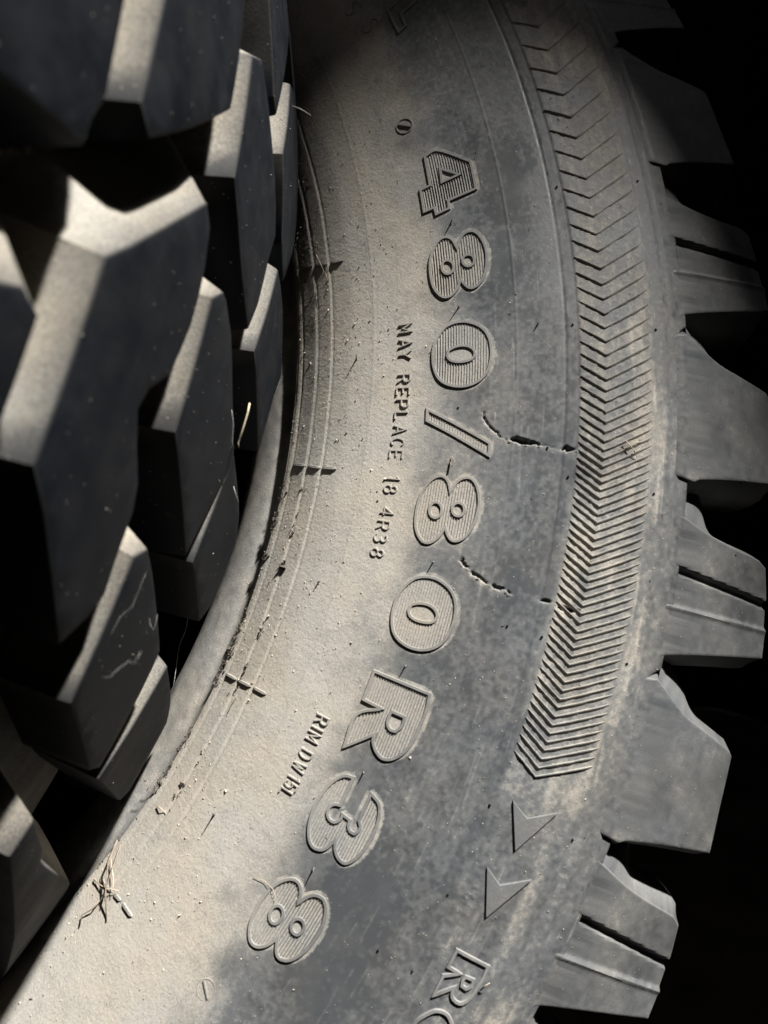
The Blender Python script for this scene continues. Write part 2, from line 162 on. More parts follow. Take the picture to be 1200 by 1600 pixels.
# ------------------------------------------------------------------ materials
def nodes_mat(name):
    m = bpy.data.materials.new(name); m.use_nodes = True; nt = m.node_tree
    return m, nt, nt.nodes['Principled BSDF']
def N(nt, t, **kw):
    n = nt.nodes.new(t)
    for k, v in kw.items():
        if k in n.inputs: n.inputs[k].default_value = v
        else: setattr(n, k, v)
    return n
def ramp(nt, src, stops, interp='LINEAR'):
    r = nt.nodes.new('ShaderNodeValToRGB'); r.color_ramp.interpolation = interp
    e = r.color_ramp.elements
    while len(e) < len(stops): e.new(.5)
    for k, (p, c) in enumerate(stops):
        e[k].position = p; e[k].color = (*c, 1) if len(c) == 3 else c
    nt.links.new(src, r.inputs[0]); return r
def g3(v): return (v, v, v)
def rubber(name, bare, film, full, rough=(.42, .7, .95), grit=1.0, scratch=0.0, spec=.5, breakup=.35):
    m, nt, b = nodes_mat(name); L = nt.links.new
    at = N(nt, 'ShaderNodeAttribute', attribute_name='dust')
    tc = N(nt, 'ShaderNodeTexCoord')
    n1 = N(nt, 'ShaderNodeTexNoise', Scale=55., Detail=8., Roughness=.62); L(tc.outputs['Object'], n1.inputs['Vector'])
    n2 = N(nt, 'ShaderNodeTexNoise', Scale=900., Detail=3., Roughness=.6); L(tc.outputs['Object'], n2.inputs['Vector'])
    s = N(nt, 'ShaderNodeMath', operation='MULTIPLY_ADD'); L(n1.outputs['Fac'], s.inputs[0]); s.inputs[1].default_value = breakup*1.6; s.inputs[2].default_value = -breakup*.8
    a = N(nt, 'ShaderNodeMath', operation='ADD', use_clamp=True); L(at.outputs['Fac'], a.inputs[0]); L(s.outputs[0], a.inputs[1])
    o2 = N(nt, 'ShaderNodeMath', operation='ADD'); L(n2.outputs['Fac'], o2.inputs[0]); o2.inputs[1].default_value = .5
    s2 = N(nt, 'ShaderNodeMath', operation='MULTIPLY', use_clamp=True); L(o2.outputs[0], s2.inputs[0]); L(a.outputs[0], s2.inputs[1])
    cr = ramp(nt, s2.outputs[0], [(0, bare), (.4, film), (1, full)])
    # warm / cold drift of the dust
    n3 = N(nt, 'ShaderNodeTexNoise', Scale=22., Detail=4.); L(tc.outputs['Object'], n3.inputs['Vector'])
    tint = ramp(nt, n3.outputs['Fac'], [(.35, (.97, .99, 1.02)), (.65, (1.03, 1.0, .96))])
    mx = N(nt, 'ShaderNodeMix', data_type='RGBA', blend_type='MULTIPLY'); mx.inputs[0].default_value = 1
    L(cr.outputs[0], mx.inputs[6]); L(tint.outputs[0], mx.inputs[7])
    # pale crumbs
    v = N(nt, 'ShaderNodeTexVoronoi', Scale=330.); L(tc.outputs['Object'], v.inputs['Vector'])
    vr = ramp(nt, v.outputs['Distance'], [(.07, g3(1)), (.16, g3(0))])
    wn = N(nt, 'ShaderNodeSeparateColor'); L(v.outputs['Color'], wn.inputs[0])
    gt = N(nt, 'ShaderNodeMath', operation='GREATER_THAN'); L(wn.outputs[0], gt.inputs[0]); gt.inputs[1].default_value = .86
    mm = N(nt, 'ShaderNodeMath', operation='MULTIPLY'); L(vr.outputs[0], mm.inputs[0]); L(gt.outputs[0], mm.inputs[1])
    m2 = N(nt, 'ShaderNodeMath', operation='MULTIPLY'); L(mm.outputs[0], m2.inputs[0]); m2.inputs[1].default_value = .65*min(grit, 1)
    mx2 = N(nt, 'ShaderNodeMix', data_type='RGBA'); L(m2.outputs[0], mx2.inputs[0]); L(mx.outputs[2], mx2.inputs[6]); mx2.inputs[7].default_value = (.55, .5, .42, 1)
    col = mx2.outputs[2]
    if scratch:
        ms = N(nt, 'ShaderNodeMapping'); ms.inputs['Scale'].default_value = (260, 40, 90); ms.inputs['Rotation'].default_value = (.3, .5, .8)
        L(tc.outputs['Object'], ms.inputs[0])
        ns = N(nt, 'ShaderNodeTexNoise', Scale=1., Detail=5., Roughness=.7); L(ms.outputs[0], ns.inputs['Vector'])
        rs = ramp(nt, ns.outputs['Fac'], [(.66, g3(0)), (.74, g3(1))])
        k = N(nt, 'ShaderNodeMath', operation='MULTIPLY'); L(rs.outputs[0], k.inputs[0]); k.inputs[1].default_value = scratch
        mx3 = N(nt, 'ShaderNodeMix', data_type='RGBA'); L(k.outputs[0], mx3.inputs[0]); L(col, mx3.inputs[6]); mx3.inputs[7].default_value = (.16, .16, .17, 1); col = mx3.outputs[2]
    L(col, b.inputs['Base Color'])
    rr = ramp(nt, a.outputs[0], [(0, g3(rough[0])), (.45, g3(rough[1])), (1, g3(rough[2]))]); 
    ra = N(nt, 'ShaderNodeMath', operation='MULTIPLY_ADD', use_clamp=True); L(n1.outputs['Fac'], ra.inputs[0]); ra.inputs[1].default_value = .25; 
    rb = N(nt, 'ShaderNodeMath', operation='SUBTRACT'); L(rr.outputs[0], rb.inputs[0]); rb.inputs[1].default_value = .125; L(rb.outputs[0], ra.inputs[2])
    L(ra.outputs[0], b.inputs['Roughness'])
    b.inputs['Specular IOR Level'].default_value = spec
    # grain: scaly crust where dusty, fine pores elsewhere
    n4 = N(nt, 'ShaderNodeTexNoise', Scale=620., Detail=5., Roughness=.65); L(tc.outputs['Object'], n4.inputs['Vector'])
    bs = N(nt, 'ShaderNodeMath', operation='MULTIPLY_ADD'); L(at.outputs['Fac'], bs.inputs[0]); bs.inputs[1].default_value = .55; bs.inputs[2].default_value = .12
    hm = N(nt, 'ShaderNodeMath', operation='MULTIPLY'); L(n4.outputs['Fac'], hm.inputs[0]); L(bs.outputs[0], hm.inputs[1])
    h2 = N(nt, 'ShaderNodeMath', operation='MULTIPLY_ADD'); L(mm.outputs[0], h2.inputs[0]); h2.inputs[1].default_value = .35; L(hm.outputs[0], h2.inputs[2])
    bp = N(nt, 'ShaderNodeBump', Strength=.8, Distance=.0011*grit); L(h2.outputs[0], bp.inputs['Height']); L(bp.outputs[0], b.inputs['Normal'])
    return m
M_RUB = rubber('dusty_rubber', (.062, .066, .071), (.130, .133, .132), (.388, .362, .318), spec=.4, grit=.55, breakup=.20)
M_RIDGE = rubber('worn_ridge_rubber', (.08, .082, .086), (.18, .178, .172), (.29, .272, .24), grit=.35, breakup=.2)
M_TREAD = rubber('tread_rubber', (.0036, .0055, .0092), (.075, .073, .069), (.37, .345, .295), rough=(.62, .8, .95), scratch=.2, spec=.10, grit=.7, breakup=.10)  # bare colour is tinted blue in place of the sky's reflection
def plain(name, col, rough=.8, scale=40., var=.25, bump=.0, spec=.4):
    m, nt, b = nodes_mat(name); L = nt.links.new
    tc = N(nt, 'ShaderNodeTexCoord'); n = N(nt, 'ShaderNodeTexNoise', Scale=scale, Detail=6.); L(tc.outputs['Object'], n.inputs['Vector'])
    lo = tuple(c*(1-var) for c in col); hi = tuple(c*(1+var) for c in col)
    r = ramp(nt, n.outputs['Fac'], [(.3, lo), (.7, hi)]); L(r.outputs[0], b.inputs['Base Color'])
    b.inputs['Roughness'].default_value = rough; b.inputs['Specular IOR Level'].default_value = spec
    if bump:
        bp = N(nt, 'ShaderNodeBump', Strength=.6, Distance=bump); L(n.outputs['Fac'], bp.inputs['Height']); L(bp.outputs[0], b.inputs['Normal'])
    return m
M_STRAW = plain('dry_straw', (.46, .39, .28), .7, 300)
M_STRAWD = plain('dry_brown_stalk', (.20, .165, .13), .8, 300)
M_CRUMB = plain('crumbs', (.42, .37, .30), .95, 500, .5)
M_CRUMBD = plain('dark_crumbs', (.06, .05, .042), .95, 500, .5)
M_WEB = plain('cobweb_silk', (.55, .54, .50), .6, 200)
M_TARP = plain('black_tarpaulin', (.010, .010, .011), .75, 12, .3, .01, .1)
M_BOUNCE = plain('bounce_brown', (.16, .105, .06), .8, 14, .3, .002)  # for the added walls, brown to warm the bounced light
M_GROUND = plain('dark_earth', (.09, .068, .045), .95, 9, .4, .02, .2)
M_WOOD = plain('weathered_timber', (.20, .15, .10), .8, 18, .4, .002)
M_BLOCKER = plain('blocker_brown', (.15, .095, .06), .6, 6, .5, .001)  # for the added light blocker, brown to warm its bounce

# ------------------------------------------------------------------ geometry builders
def smooth_poly(P, n=4, closed=True, corner=48):
    P = [np.array(p, float) for p in P]; k = len(P); out = []
    def turn(i):
        a = P[i]-P[(i-1) % k]; b = P[(i+1) % k]-P[i]
        return math.degrees(math.acos(np.clip(a@b/(np.linalg.norm(a)*np.linalg.norm(b)+1e-9), -1, 1)))
    sharp = [turn(i) > corner or (not closed and i in (0, k-1)) for i in range(k)]
    for i in range(k if closed else k-1):
        p0, p1, p2, p3 = P[(i-1) % k], P[i], P[(i+1) % k], P[(i+2) % k]
        t1 = (p2-p1) if sharp[i] else (p2-p0)/2; t2 = (p2-p1) if sharp[(i+1) % k] else (p3-p1)/2
        L = np.linalg.norm(p2-p1); m = max(1, int(round(L/ n)))
        l1 = np.linalg.norm(t1)+1e-9; l2 = np.linalg.norm(t2)+1e-9
        t1 = t1*min(1, L/l1*1.2); t2 = t2*min(1, L/l2*1.2)
        for j in range(m):
            s = j/m; out.append((2*s**3-3*s*s+1)*p1+(s**3-2*s*s+s)*t1+(-2*s**3+3*s*s)*p2+(s**3-s*s)*t2)
    if not closed: out.append(P[-1])
    return np.array(out)
def offsets(P, closed=True):
    k = len(P); Nn = np.zeros_like(P)
    for i in range(k):
        a = P[i]-P[i-1] if (closed or i > 0) else P[1]-P[0]
        b = P[(i+1) % k]-P[i] if (closed or i < k-1) else P[-1]-P[-2]
        na = np.array([-a[1], a[0]])/(np.linalg.norm(a)+1e-9); nb = np.array([-b[1], b[0]])/(np.linalg.norm(b)+1e-9)
        n = na+nb; l = np.linalg.norm(n)
        n = na if l < .3 else n/l; c = max(.5, n@na); Nn[i] = n/c
    return Nn
class MB:
    def __init__(s): s.V = []; s.F = []; s.D = []; s.n = 0
    def add(s, V, F, D=None):
        V = np.asarray(V, float).reshape(-1, 3); s.V.append(V); s.F += [tuple(i+s.n for i in f) for f in F]
        s.D.append(np.full(len(V), .5) if D is None else np.broadcast_to(np.asarray(D, float).reshape(-1) if np.ndim(D) else D, (len(V),))); s.n += len(V)
    def build(s, name, mat, parent=None, smooth=True, sharp=35):
        return mesh_from(name, np.concatenate(s.V), s.F, mat, parent, smooth, sharp, np.concatenate(s.D))
def ribbon(mb, P, closed, sec, place, dfun, taper=0, hvar=0):
    """sweep section [(offset, height)...] along 2D polyline P; place(u, v, h) -> xyz"""
    P = np.asarray(P, float); Nn = offsets(P, closed); k = len(P); m = len(sec); V = []; D = []
    for i in range(k):
        f = 1.
        if not closed and taper: f = min(1, .35+min(i, k-1-i)*taper)
        if hvar: f = f*(1-hvar*RNG.random()**3)
        for (o, h) in sec:
            q = P[i]+Nn[i]*o*f; V.append((q[0], q[1], h*f if h > 0 else h))
    V = np.array(V); X = place(V[:, 0], V[:, 1], V[:, 2]); D = dfun(V[:, 0], V[:, 1], V[:, 2])
    F = []
    for i in range(k if closed else k-1):
        a = i*m; b = ((i+1) % k)*m
        for j in range(m-1): F.append((a+j, b+j, b+j+1, a+j+1))
    if not closed: F.append(tuple(range(m))[::-1]); F.append(tuple((k-1)*m+j for j in range(m)))
    mb.add(X, F, D)
def local_place(tc, rc, base=None):
    def f(u, v, h):
        r = rc+v; th = tc-np.degrees(u/rc)
        hh = relief(th, r)+.04
        return S1(th, r, hh+h)
    return f
def local_dust(tc, rc, k=1., off=0.):
    def f(u, v, h):
        return np.clip(dust(tc-np.degrees(u/rc), rc+v)*k+off, .02, 1)
    return f
RIDGE = [(-1.15, -.25), (-.75, .95), (.75, .95), (1.15, -.25)]
def scan(polys, v):
    xs = []
    for P in polys:
        k = len(P)
        for i in range(k):
            a, b = P[i], P[(i+1) % k]
            if (a[1] > v) != (b[1] > v): xs.append(a[0]+(v-a[1])/(b[1]-a[1])*(b[0]-a[0]))
    xs.sort(); return [(xs[i], xs[i+1]) for i in range(0, len(xs)-1, 2)]
def glyph(key, tc, rc, tyre, name, label, hatch=True, ridge=RIDGE, corner=48):
    polys = [smooth_poly(q, 1.6, True, corner) for q in GLYPH[key]]
    pl = local_place(tc, rc); mb = MB()
    for q in polys: ribbon(mb, q, True, ridge, pl, local_dust(tc, rc, .7, .22))
    o = mb.build(name, M_RIDGE, tyre, sharp=50)
    if label: o['label'] = label
    if hatch:
        hb = MB(); vmin = polys[0][:, 1].min(); vmax = polys[0][:, 1].max(); rng = np.random.default_rng(int(abs(tc)*100))
        v = vmin+1.8
        while v < vmax-1.2:
            for (a, b) in scan(polys, v):
                a += 1.0; b -= 1.0
                if b-a < 1.5: continue
                nseg = max(2, int((b-a)/2)); us = np.linspace(a, b, nseg+1)
                # a rib wears thin or is missing in places
                P = np.stack([us, v+0*us], 1); hh = .32+.12*rng.random(len(us))
                sec = [(-.50, -.2), (-.14, 1), (.14, 1), (.50, -.2)]
                Nn = offsets(P, False); V = []
                for i in range(len(us)):
                    for (oo, h) in sec: V.append((P[i, 0]+Nn[i, 0]*oo, P[i, 1]+Nn[i, 1]*oo, h*hh[i] if h > 0 else h))
                V = np.array(V); F = []
                for i in range(len(us)-1):
                    for j in range(3): F.append((i*4+j, i*4+4+j, i*4+5+j, i*4+1+j))
                hb.add(pl(V[:, 0], V[:, 1], V[:, 2]), F, local_dust(tc, rc, .5, .42)(V[:, 0], V[:, 1], V[:, 2]))
            v += 1.72
        hb.build('hatching', M_RUB, o, sharp=60)
    return o
# stroke letters, unit box x 0..1 (advance) y 0..1 (height)
A_ = lambda cx, cy, rx, ry, a, b, n=7: [(cx+rx*math.cos(math.radians(a+(b-a)*i/(n-1))), cy+ry*math.sin(math.radians(a+(b-a)*i/(n-1)))) for i in range(n)]
STROKE = {
 'M': [[(0, 0), (0, 1), (.5, .35), (1, 1), (1, 0)]], 'A': [[(0, 0), (.5, 1), (1, 0)], [(.2, .35), (.8, .35)]],
 'Y': [[(0, 1), (.5, .5), (1, 1)], [(.5, .5), (.5, 0)]], 'R': [[(0, 0), (0, 1), (.6, 1)]+A_(.6, .74, .32, .26, 80, -90)+[(0, .48)], [(.5, .48), (.95, 0)]],
 'E': [[(.9, 1), (0, 1), (0, 0), (.9, 0)], [(0, .5), (.7, .5)]], 'P': [[(0, 0), (0, 1), (.6, 1)]+A_(.6, .72, .34, .28, 80, -90)+[(0, .44)]],
 'L': [[(0, 1), (0, 0), (.85, 0)]], 'C': [A_(.5, .5, .48, .5, 45, 315, 10)], '1': [[(.2, .8), (.5, 1), (.5, 0)]],
 '8': [A_(.5, .76, .36, .24, 0, 360, 11)[:-1]+[A_(.5, .76, .36, .24, 0, 360, 11)[0]], A_(.5, .27, .45, .27, 0, 360, 11)],
 '.': [[(.4, .02), (.6, .02)]], '4': [[(.95, .3), (0, .3), (.7, 1), (.7, 0)]],
 '3': [A_(.4, .76, .42, .24, 150, -90, 8)+A_(.4, .27, .48, .27, 90, -150, 9)[1:]], 'I': [[(.5, 0), (.5, 1)]],
 'D': [[(0, 0), (0, 1), (.45, 1)]+A_(.45, .5, .5, .5, 80, -80, 8)+[(.45, 0), (0, 0)]],
 'W': [[(0, 1), (.25, 0), (.5, .7), (.75, 0), (1, 1)]],
 '5': [[(.9, 1), (.1, 1), (.05, .55)]+A_(.42, .32, .48, .32, 110, -150, 9)],
 'S': [A_(.5, .75, .42, .25, 30, 270, 9)+A_(.5, .25, .42, .25, 90, -150, 9)[1:]],
}
SEC_T = [(-.64, -.3), (-.36, .85), (.36, .85), (.64, -.3)]
def small_letter(ch, tc, rc, tyre, hgt=8.0, wid=5.4, sec=SEC_T):
    mb = MB(); pl = local_place(tc, rc)
    for st in STROKE[ch]:
        P = np.array([((x-.5)*wid, (y-.5)*hgt) for x, y in st])
        Q = [P[0]]
        for a, b in zip(P[:-1], P[1:]):
            n = max(1, int(np.linalg.norm(b-a)/1.5))
            for j in range(1, n+1): Q.append(a+(b-a)*j/n)
        ribbon(mb, np.array(Q), False, sec, pl, local_dust(tc, rc, .85, .05))
    return mb.build('moulded_letter', M_RUB, tyre, sharp=50)

# ------------------------------------------------------------------ the setting
def cam2world(v): return Vector(MCW @ np.asarray(v, float))
gz = 0.
n = 60; gx = np.linspace(-9, 9, n); P = np.zeros((n, n, 3))
P[..., 0] = gx[:, None]; P[..., 1] = gx[None, :]; P[..., 2] = .03*(fbm(P[..., 0]*2+40, P[..., 1]*2+40, 4, 3)-.5)-.02
ground = grid_mesh('ground', P, M_GROUND); ground['kind'] = 'structure'
# black sheeting hung behind the tyres: real folds and thickness
n, m = 160, 40; P = np.zeros((n, m, 3)); xs = np.linspace(-2.6, 3.4, n); zs = np.linspace(-.02, CAM_LOC.z+BLOCKER_H-.01, m)
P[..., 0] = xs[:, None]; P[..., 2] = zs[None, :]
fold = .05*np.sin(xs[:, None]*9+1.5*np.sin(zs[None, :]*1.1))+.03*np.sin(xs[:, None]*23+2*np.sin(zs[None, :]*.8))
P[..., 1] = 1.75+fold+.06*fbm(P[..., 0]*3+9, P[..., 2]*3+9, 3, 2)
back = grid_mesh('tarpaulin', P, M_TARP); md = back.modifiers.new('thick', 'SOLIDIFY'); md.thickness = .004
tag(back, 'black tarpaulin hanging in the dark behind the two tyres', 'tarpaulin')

# added unseen shell: roof whose gap shapes the sunlit patch, walls limiting sky light
RZ = CAM_LOC.z+BLOCKER_H
def up_to_blocker(p):
    q = T1M @ Vector(p); return q+SUN*((RZ-q.z)/SUN.z)
H_ = [up_to_blocker(p) for p in LIT_AREA]
O_ = [Vector((-2.7, 1.95, RZ)), Vector((3.5, 1.95, RZ)), Vector((3.5, -3.0, RZ)), Vector((-2.7, -3.0, RZ))]
V = [tuple(v) for v in H_]+[tuple(v) for v in O_]
n_ = len(H_)
def nearest_ring(H, O):
    bm = bmesh.new(); hv = [bm.verts.new(v) for v in H]; ov = [bm.verts.new(v) for v in O]
    es = [bm.edges.new((hv[i], hv[(i+1) % len(hv)])) for i in range(len(hv))]+[bm.edges.new((ov[i], ov[(i+1) % 4])) for i in range(4)]
    bmesh.ops.triangle_fill(bm, edges=es, use_beauty=True)
    hc = sum(H, Vector())/len(H)
    me = bpy.data.meshes.new('sun_blocker'); bm.to_mesh(me); bm.free(); me.materials.append(M_BLOCKER); return me
blocker = link(bpy.data.objects.new('sun_blocker', nearest_ring(H_, O_))); md = blocker.modifiers.new('thick', 'SOLIDIFY'); md.thickness = .03; md.offset = 1
tag(blocker, 'unseen added roof above the tyres with one open hatch', 'blocker')
def add_bounce_wall(x0, y0, x1, y1, label):  # unseen walls added to shut out sky light and give warm fill
    n, m = 90, 12; P = np.zeros((n, m, 3)); s = np.linspace(0, 1, n); z = np.linspace(-.02, RZ-.01, m)
    f = .02*np.sin(s[:, None]*110)+.01*np.sin(s[:, None]*37+z[None, :])
    L = math.hypot(x1-x0, y1-y0); nx, ny = -(y1-y0)/L, (x1-x0)/L
    P[..., 0] = x0+(x1-x0)*s[:, None]+nx*f; P[..., 1] = y0+(y1-y0)*s[:, None]+ny*f; P[..., 2] = z[None, :]
    o = grid_mesh('bounce_wall', P, M_BOUNCE); md = o.modifiers.new('thick', 'SOLIDIFY'); md.thickness = .004
    return tag(o, label, 'wall', 'added unseen brown walls')
add_bounce_wall(-2.6, -2.9, -2.6, 1.9, 'added unseen brown wall on the left of the tyres')
add_bounce_wall(3.4, -2.9, 3.4, 1.9, 'added unseen brown wall on the right of the tyres')
add_bounce_wall(-2.6, -2.9, 3.4, -2.9, 'added unseen brown wall opposite the tyres')

# ------------------------------------------------------------------ rear tyre
t1 = bpy.data.objects.new('tractor_tyre', None); link(t1); t1.matrix_world = T1M
tag(t1, 'dusty tractor tyre seen side-on, its sidewall moulded with large size figures and chevrons', 'tyre')
# fine sidewall: a full ring, densely sampled where it is seen
th = np.concatenate([np.arange(-106, -26, .0655), np.arange(-26, 254, 1.0)])
r = np.concatenate([np.arange(538.2, 800.01, .80)])
TH, RR = np.meshgrid(th, r, indexing='ij')
U = TH*11.4
d1 = dust(TH, RR)
fine = ((TH > -106.1) & (TH < -26))
hgt = relief(TH, RR)
gr = (fbm(U/1.7, RR/1.7, 3, 1)-.5)*.17+(fbm(U/7, RR/7, 2, 3)-.5)*.11
hgt = hgt+gr*(.18+.82*sm(.35, .9, d1))*fine*(1-.9*sm(782, 788, RR))
hgt = hgt+(fbm(U/45, RR/45, 2, 5)-.5)*.8*fine*(1-sm(770, 788, RR))
# chevron band: debris lodged in it
hgt = hgt+.25*(vnoise(U/1.1, RR/1.1, 4) > .86)*sm(731, 734, RR)*(1-sm(770, 774, RR))*fine
# splits in the sidewall: (list of points th, r), half width mm, depth mm
def seg_dist(Q):
    best = np.full(TH.shape, 1e9); bu = np.zeros(TH.shape); sgn = np.zeros(TH.shape); tot = 0
    X = np.radians(TH)*RR
    for (a, b) in zip(Q[:-1], Q[1:]):
        rc = (a[1]+b[1])/2
        ax, ay = math.radians(a[0])*rc, a[1]; bx, by = math.radians(b[0])*rc, b[1]
        X2 = np.radians(TH)*rc
        dx, dy = bx-ax, by-ay; L2 = dx*dx+dy*dy; L = math.sqrt(L2)
        t = np.clip(((X2-ax)*dx+(RR-ay)*dy)/L2, 0, 1)
        ex = X2-ax-t*dx; ey = RR-ay-t*dy; dd = np.hypot(ex, ey)
        m_ = dd < best; best = np.where(m_, dd, best); bu = np.where(m_, tot+t*L, bu); sgn = np.where(m_, np.sign(ex), sgn)
        tot += L
    return best, bu/tot, sgn
for (Q, hw, dep, lip) in CRACKS:
    Q2 = []; rg = np.random.default_rng(int(abs(Q[0][0])*50))
    for a, b in zip(Q[:-1], Q[1:]):
        k_ = 3
        for j in range(k_): Q2.append((a[0]+(b[0]-a[0])*j/k_+rg.normal()*.035*(j > 0), a[1]+(b[1]-a[1])*j/k_+rg.normal()*.45*(j > 0)))
    Q = Q2+[Q[-1]]
    dist, uu, sg = seg_dist(Q)
    dist = dist+.45*(vnoise(U/1.3, RR/1.3, 2)-.5)
    w = hw*.8*np.clip(np.minimum(uu*7, (1-uu)*2.2), .12, 1)*(.75+.5*vnoise(U/2.5, RR/2.5, 3))
    hgt = hgt-dep*(1-sm(w*.55, w*1.15+.25, dist))*fine
    lz = .55*lip*np.exp(-((dist-w-.7)/.7)**2)*(1.9*vnoise(U/1.3, RR/1.3, 5)**2.5)*(.25+.9*(sg < 0))
    hgt = hgt+lz*fine
    d1 = np.clip(d1+.3*np.exp(-((dist-w-1)/1.4)**2)*(sg < 0)*fine, 0, 1)
    d1 = np.where((dist < w*.8) & fine, .0, d1)
for (key, tc) in (('4', -42.72), ('8', -48.21), ('0', -53.64), ('/', -58.14), ('8', -62.59), ('0', -68.20), ('R', -74.06), ('3', -79.34), ('8', -85.02)):
    i0, i1 = np.searchsorted(th[:1222], [tc-2.6, tc+2.6]); j0, j1 = np.searchsorted(r, [634, 679])
    u_ = -np.radians(TH[i0:i1, j0:j1]-tc)*656.5; v_ = RR[i0:i1, j0:j1]-656.5; ins = np.zeros(u_.shape, bool)
    q = smooth_poly(GLYPH[key][0], 2., True)
    for a, b in zip(q, np.roll(q, -1, 0)):
        c_ = ((a[1] > v_) != (b[1] > v_)) & (u_ < (b[0]-a[0])*(v_-a[1])/(b[1]-a[1]+1e-12)+a[0]); ins ^= c_
    sub = d1[i0:i1, j0:j1]; dil = ins.copy()
    for _q in range(4): dil = dil | np.roll(dil, 1, 0) | np.roll(dil, -1, 0) | np.roll(dil, 1, 1) | np.roll(dil, -1, 1)
    halo = dil & ~ins; sub[halo] = np.maximum(sub[halo], .42+.45*vnoise(U[i0:i1, j0:j1]/3, RR[i0:i1, j0:j1]/3, 4)[halo]); sub[ins] = np.maximum(sub[ins], .78)
sw = grid_mesh('sidewall', S1(TH, RR, hgt), M_RUB, t1, d1, closed=True)
del TH, RR, U, hgt, gr, d1
def revolve(name, prof_rz, mat, parent, dust_fn, nth=360, closed_prof=False):
    pr = np.array(prof_rz, float)/1000; t = np.linspace(0, 2*np.pi, nth, endpoint=False)
    P = np.stack([pr[None, :, 0]*np.cos(t)[:, None], pr[None, :, 0]*np.sin(t)[:, None], np.broadcast_to(pr[None, :, 1], (nth, len(pr)))], -1)
    D = dust_fn(np.degrees(t)[:, None], pr[None, :, 0]*1000, pr[None, :, 1]*1000)+0*P[..., 0]
    return grid_mesh(name, P, mat, parent, np.clip(D, 0, 1), closed=True)
def densify(pts, st=4.):
    out = [pts[0]]
    for a, b in zip(pts[:-1], pts[1:]):
        n = max(1, int(math.hypot(b[0]-a[0], b[1]-a[1])/st))
        for j in range(1, n+1): out.append((a[0]+(b[0]-a[0])*j/n, a[1]+(b[1]-a[1])*j/n))
    return out
def smooth_prof(pts, st=2.):
    return smooth_poly(pts, st, closed=False, corner=60)
W1 = -480.
bead = smooth_prof([(538.6, -42.6), (535.2, -50), (531, -54.5), (524, -55.5), (515, -60), (506, -68), (499, -80), (494, -95), (489, -112), (484, -130), (487, -146), (500, -150), (520, -120), (560, -70)])
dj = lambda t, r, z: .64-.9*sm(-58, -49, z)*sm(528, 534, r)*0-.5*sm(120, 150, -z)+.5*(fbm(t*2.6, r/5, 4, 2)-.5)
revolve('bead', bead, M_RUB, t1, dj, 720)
inner = smooth_prof([(560, -70), (640, -32), (720, -30), (790, -52), (806, -110), (812, -240), (806, -370), (790, -428), (720, -450), (640, -448), (560, -410), (520, -360), (500, -330), (487, -334), (484, -350), (499, -400), (537, -436), (568, -457), (650, -475), (720, -476), (774, -469), (800, -457)], 12)
revolve('inner_liner', inner, M_TREAD, t1, lambda t, r, z: .25+0*r, 240)
shoulder = smooth_prof([(799.4, -22.6), (801, -30), (803, -48), (807, -80), (814, -140), (824, -240), (820, -340), (816, -400), (811, -432), (800, -457)], 6)
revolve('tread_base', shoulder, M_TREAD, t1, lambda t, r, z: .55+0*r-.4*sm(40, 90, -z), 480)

# raised size marking and other moulded letters
for (key, tc, nm, lab) in [('4', -42.72, 'raised_numeral', 'hatched numeral 4'), ('8', -48.21, 'raised_numeral', 'first hatched numeral 8'),
        ('0', -53.64, 'raised_numeral', 'hatched numeral 0 before the slash'), ('/', -58.14, 'raised_slash', 'hatched slash'),
        ('8', -62.59, 'raised_numeral', 'hatched numeral 8 after the slash'), ('0', -68.20, 'raised_numeral', 'hatched numeral 0 before the R'),
        ('R', -74.06, 'raised_letter', 'hatched letter R'), ('3', -79.34, 'raised_numeral', 'hatched numeral 3'), ('8', -85.02, 'raised_numeral', 'last hatched numeral 8')]:
    glyph(key, tc, 656.5, t1, nm, lab, corner=55 if key in 'R3' else 48)
glyph('r', -82.65, 754.2, t1, 'raised_letter', 'outlined letter R in the chevron band', hatch=False, corner=50)
glyph('o', -85.26, 754.6, t1, 'raised_letter', 'outlined letter O in the chevron band', hatch=False)
glyph('L', -30.6, 672.0, t1, 'raised_letter', 'outlined letter L in the shade', hatch=False)
for ch, tc, rc in TEXT:
    big = ch == 'S'
    small_letter(ch, tc, rc, t1, 12. if big else 8.2, 9. if big else (3.8 if tc < -78.9 else 4.7 if tc < -75 else 5.4))
# chevron ribs
CH = list(CHEV); t = CH[0]; s = 1.66
while t < -27: t += s; s += .07; CH.insert(0, t)
SEC_C = [(-1.7, -.2), (-.9, .5), (-.3, .98), (.15, 1.02), (.5, -.25)]
for k, tc in enumerate(CH):
    mb = MB(); rj = RNG.normal()*.15
    P = [(-math.radians(.70+.03*rj)*746, -15.6+rj*.6), (0, 0), (-math.radians(1.26+.05*rj)*746, 28.2+rj)]
    Q = []
    for a, b in zip(P[:-1], P[1:]):
        n_ = 9
        for j in range(n_): Q.append((a[0]+(b[0]-a[0])*j/n_, a[1]+(b[1]-a[1])*j/n_))
    Q.append(P[-1]); Q = np.array(Q)
    Q[1:-1] += RNG.normal(size=(len(Q)-2, 2))*.06
    ribbon(mb, Q, False, SEC_C, local_place(tc, 746), local_dust(tc, 746, .6, .38), taper=.5, hvar=.35)
    mb.build('chevron_rib', M_RUB, t1, sharp=40)
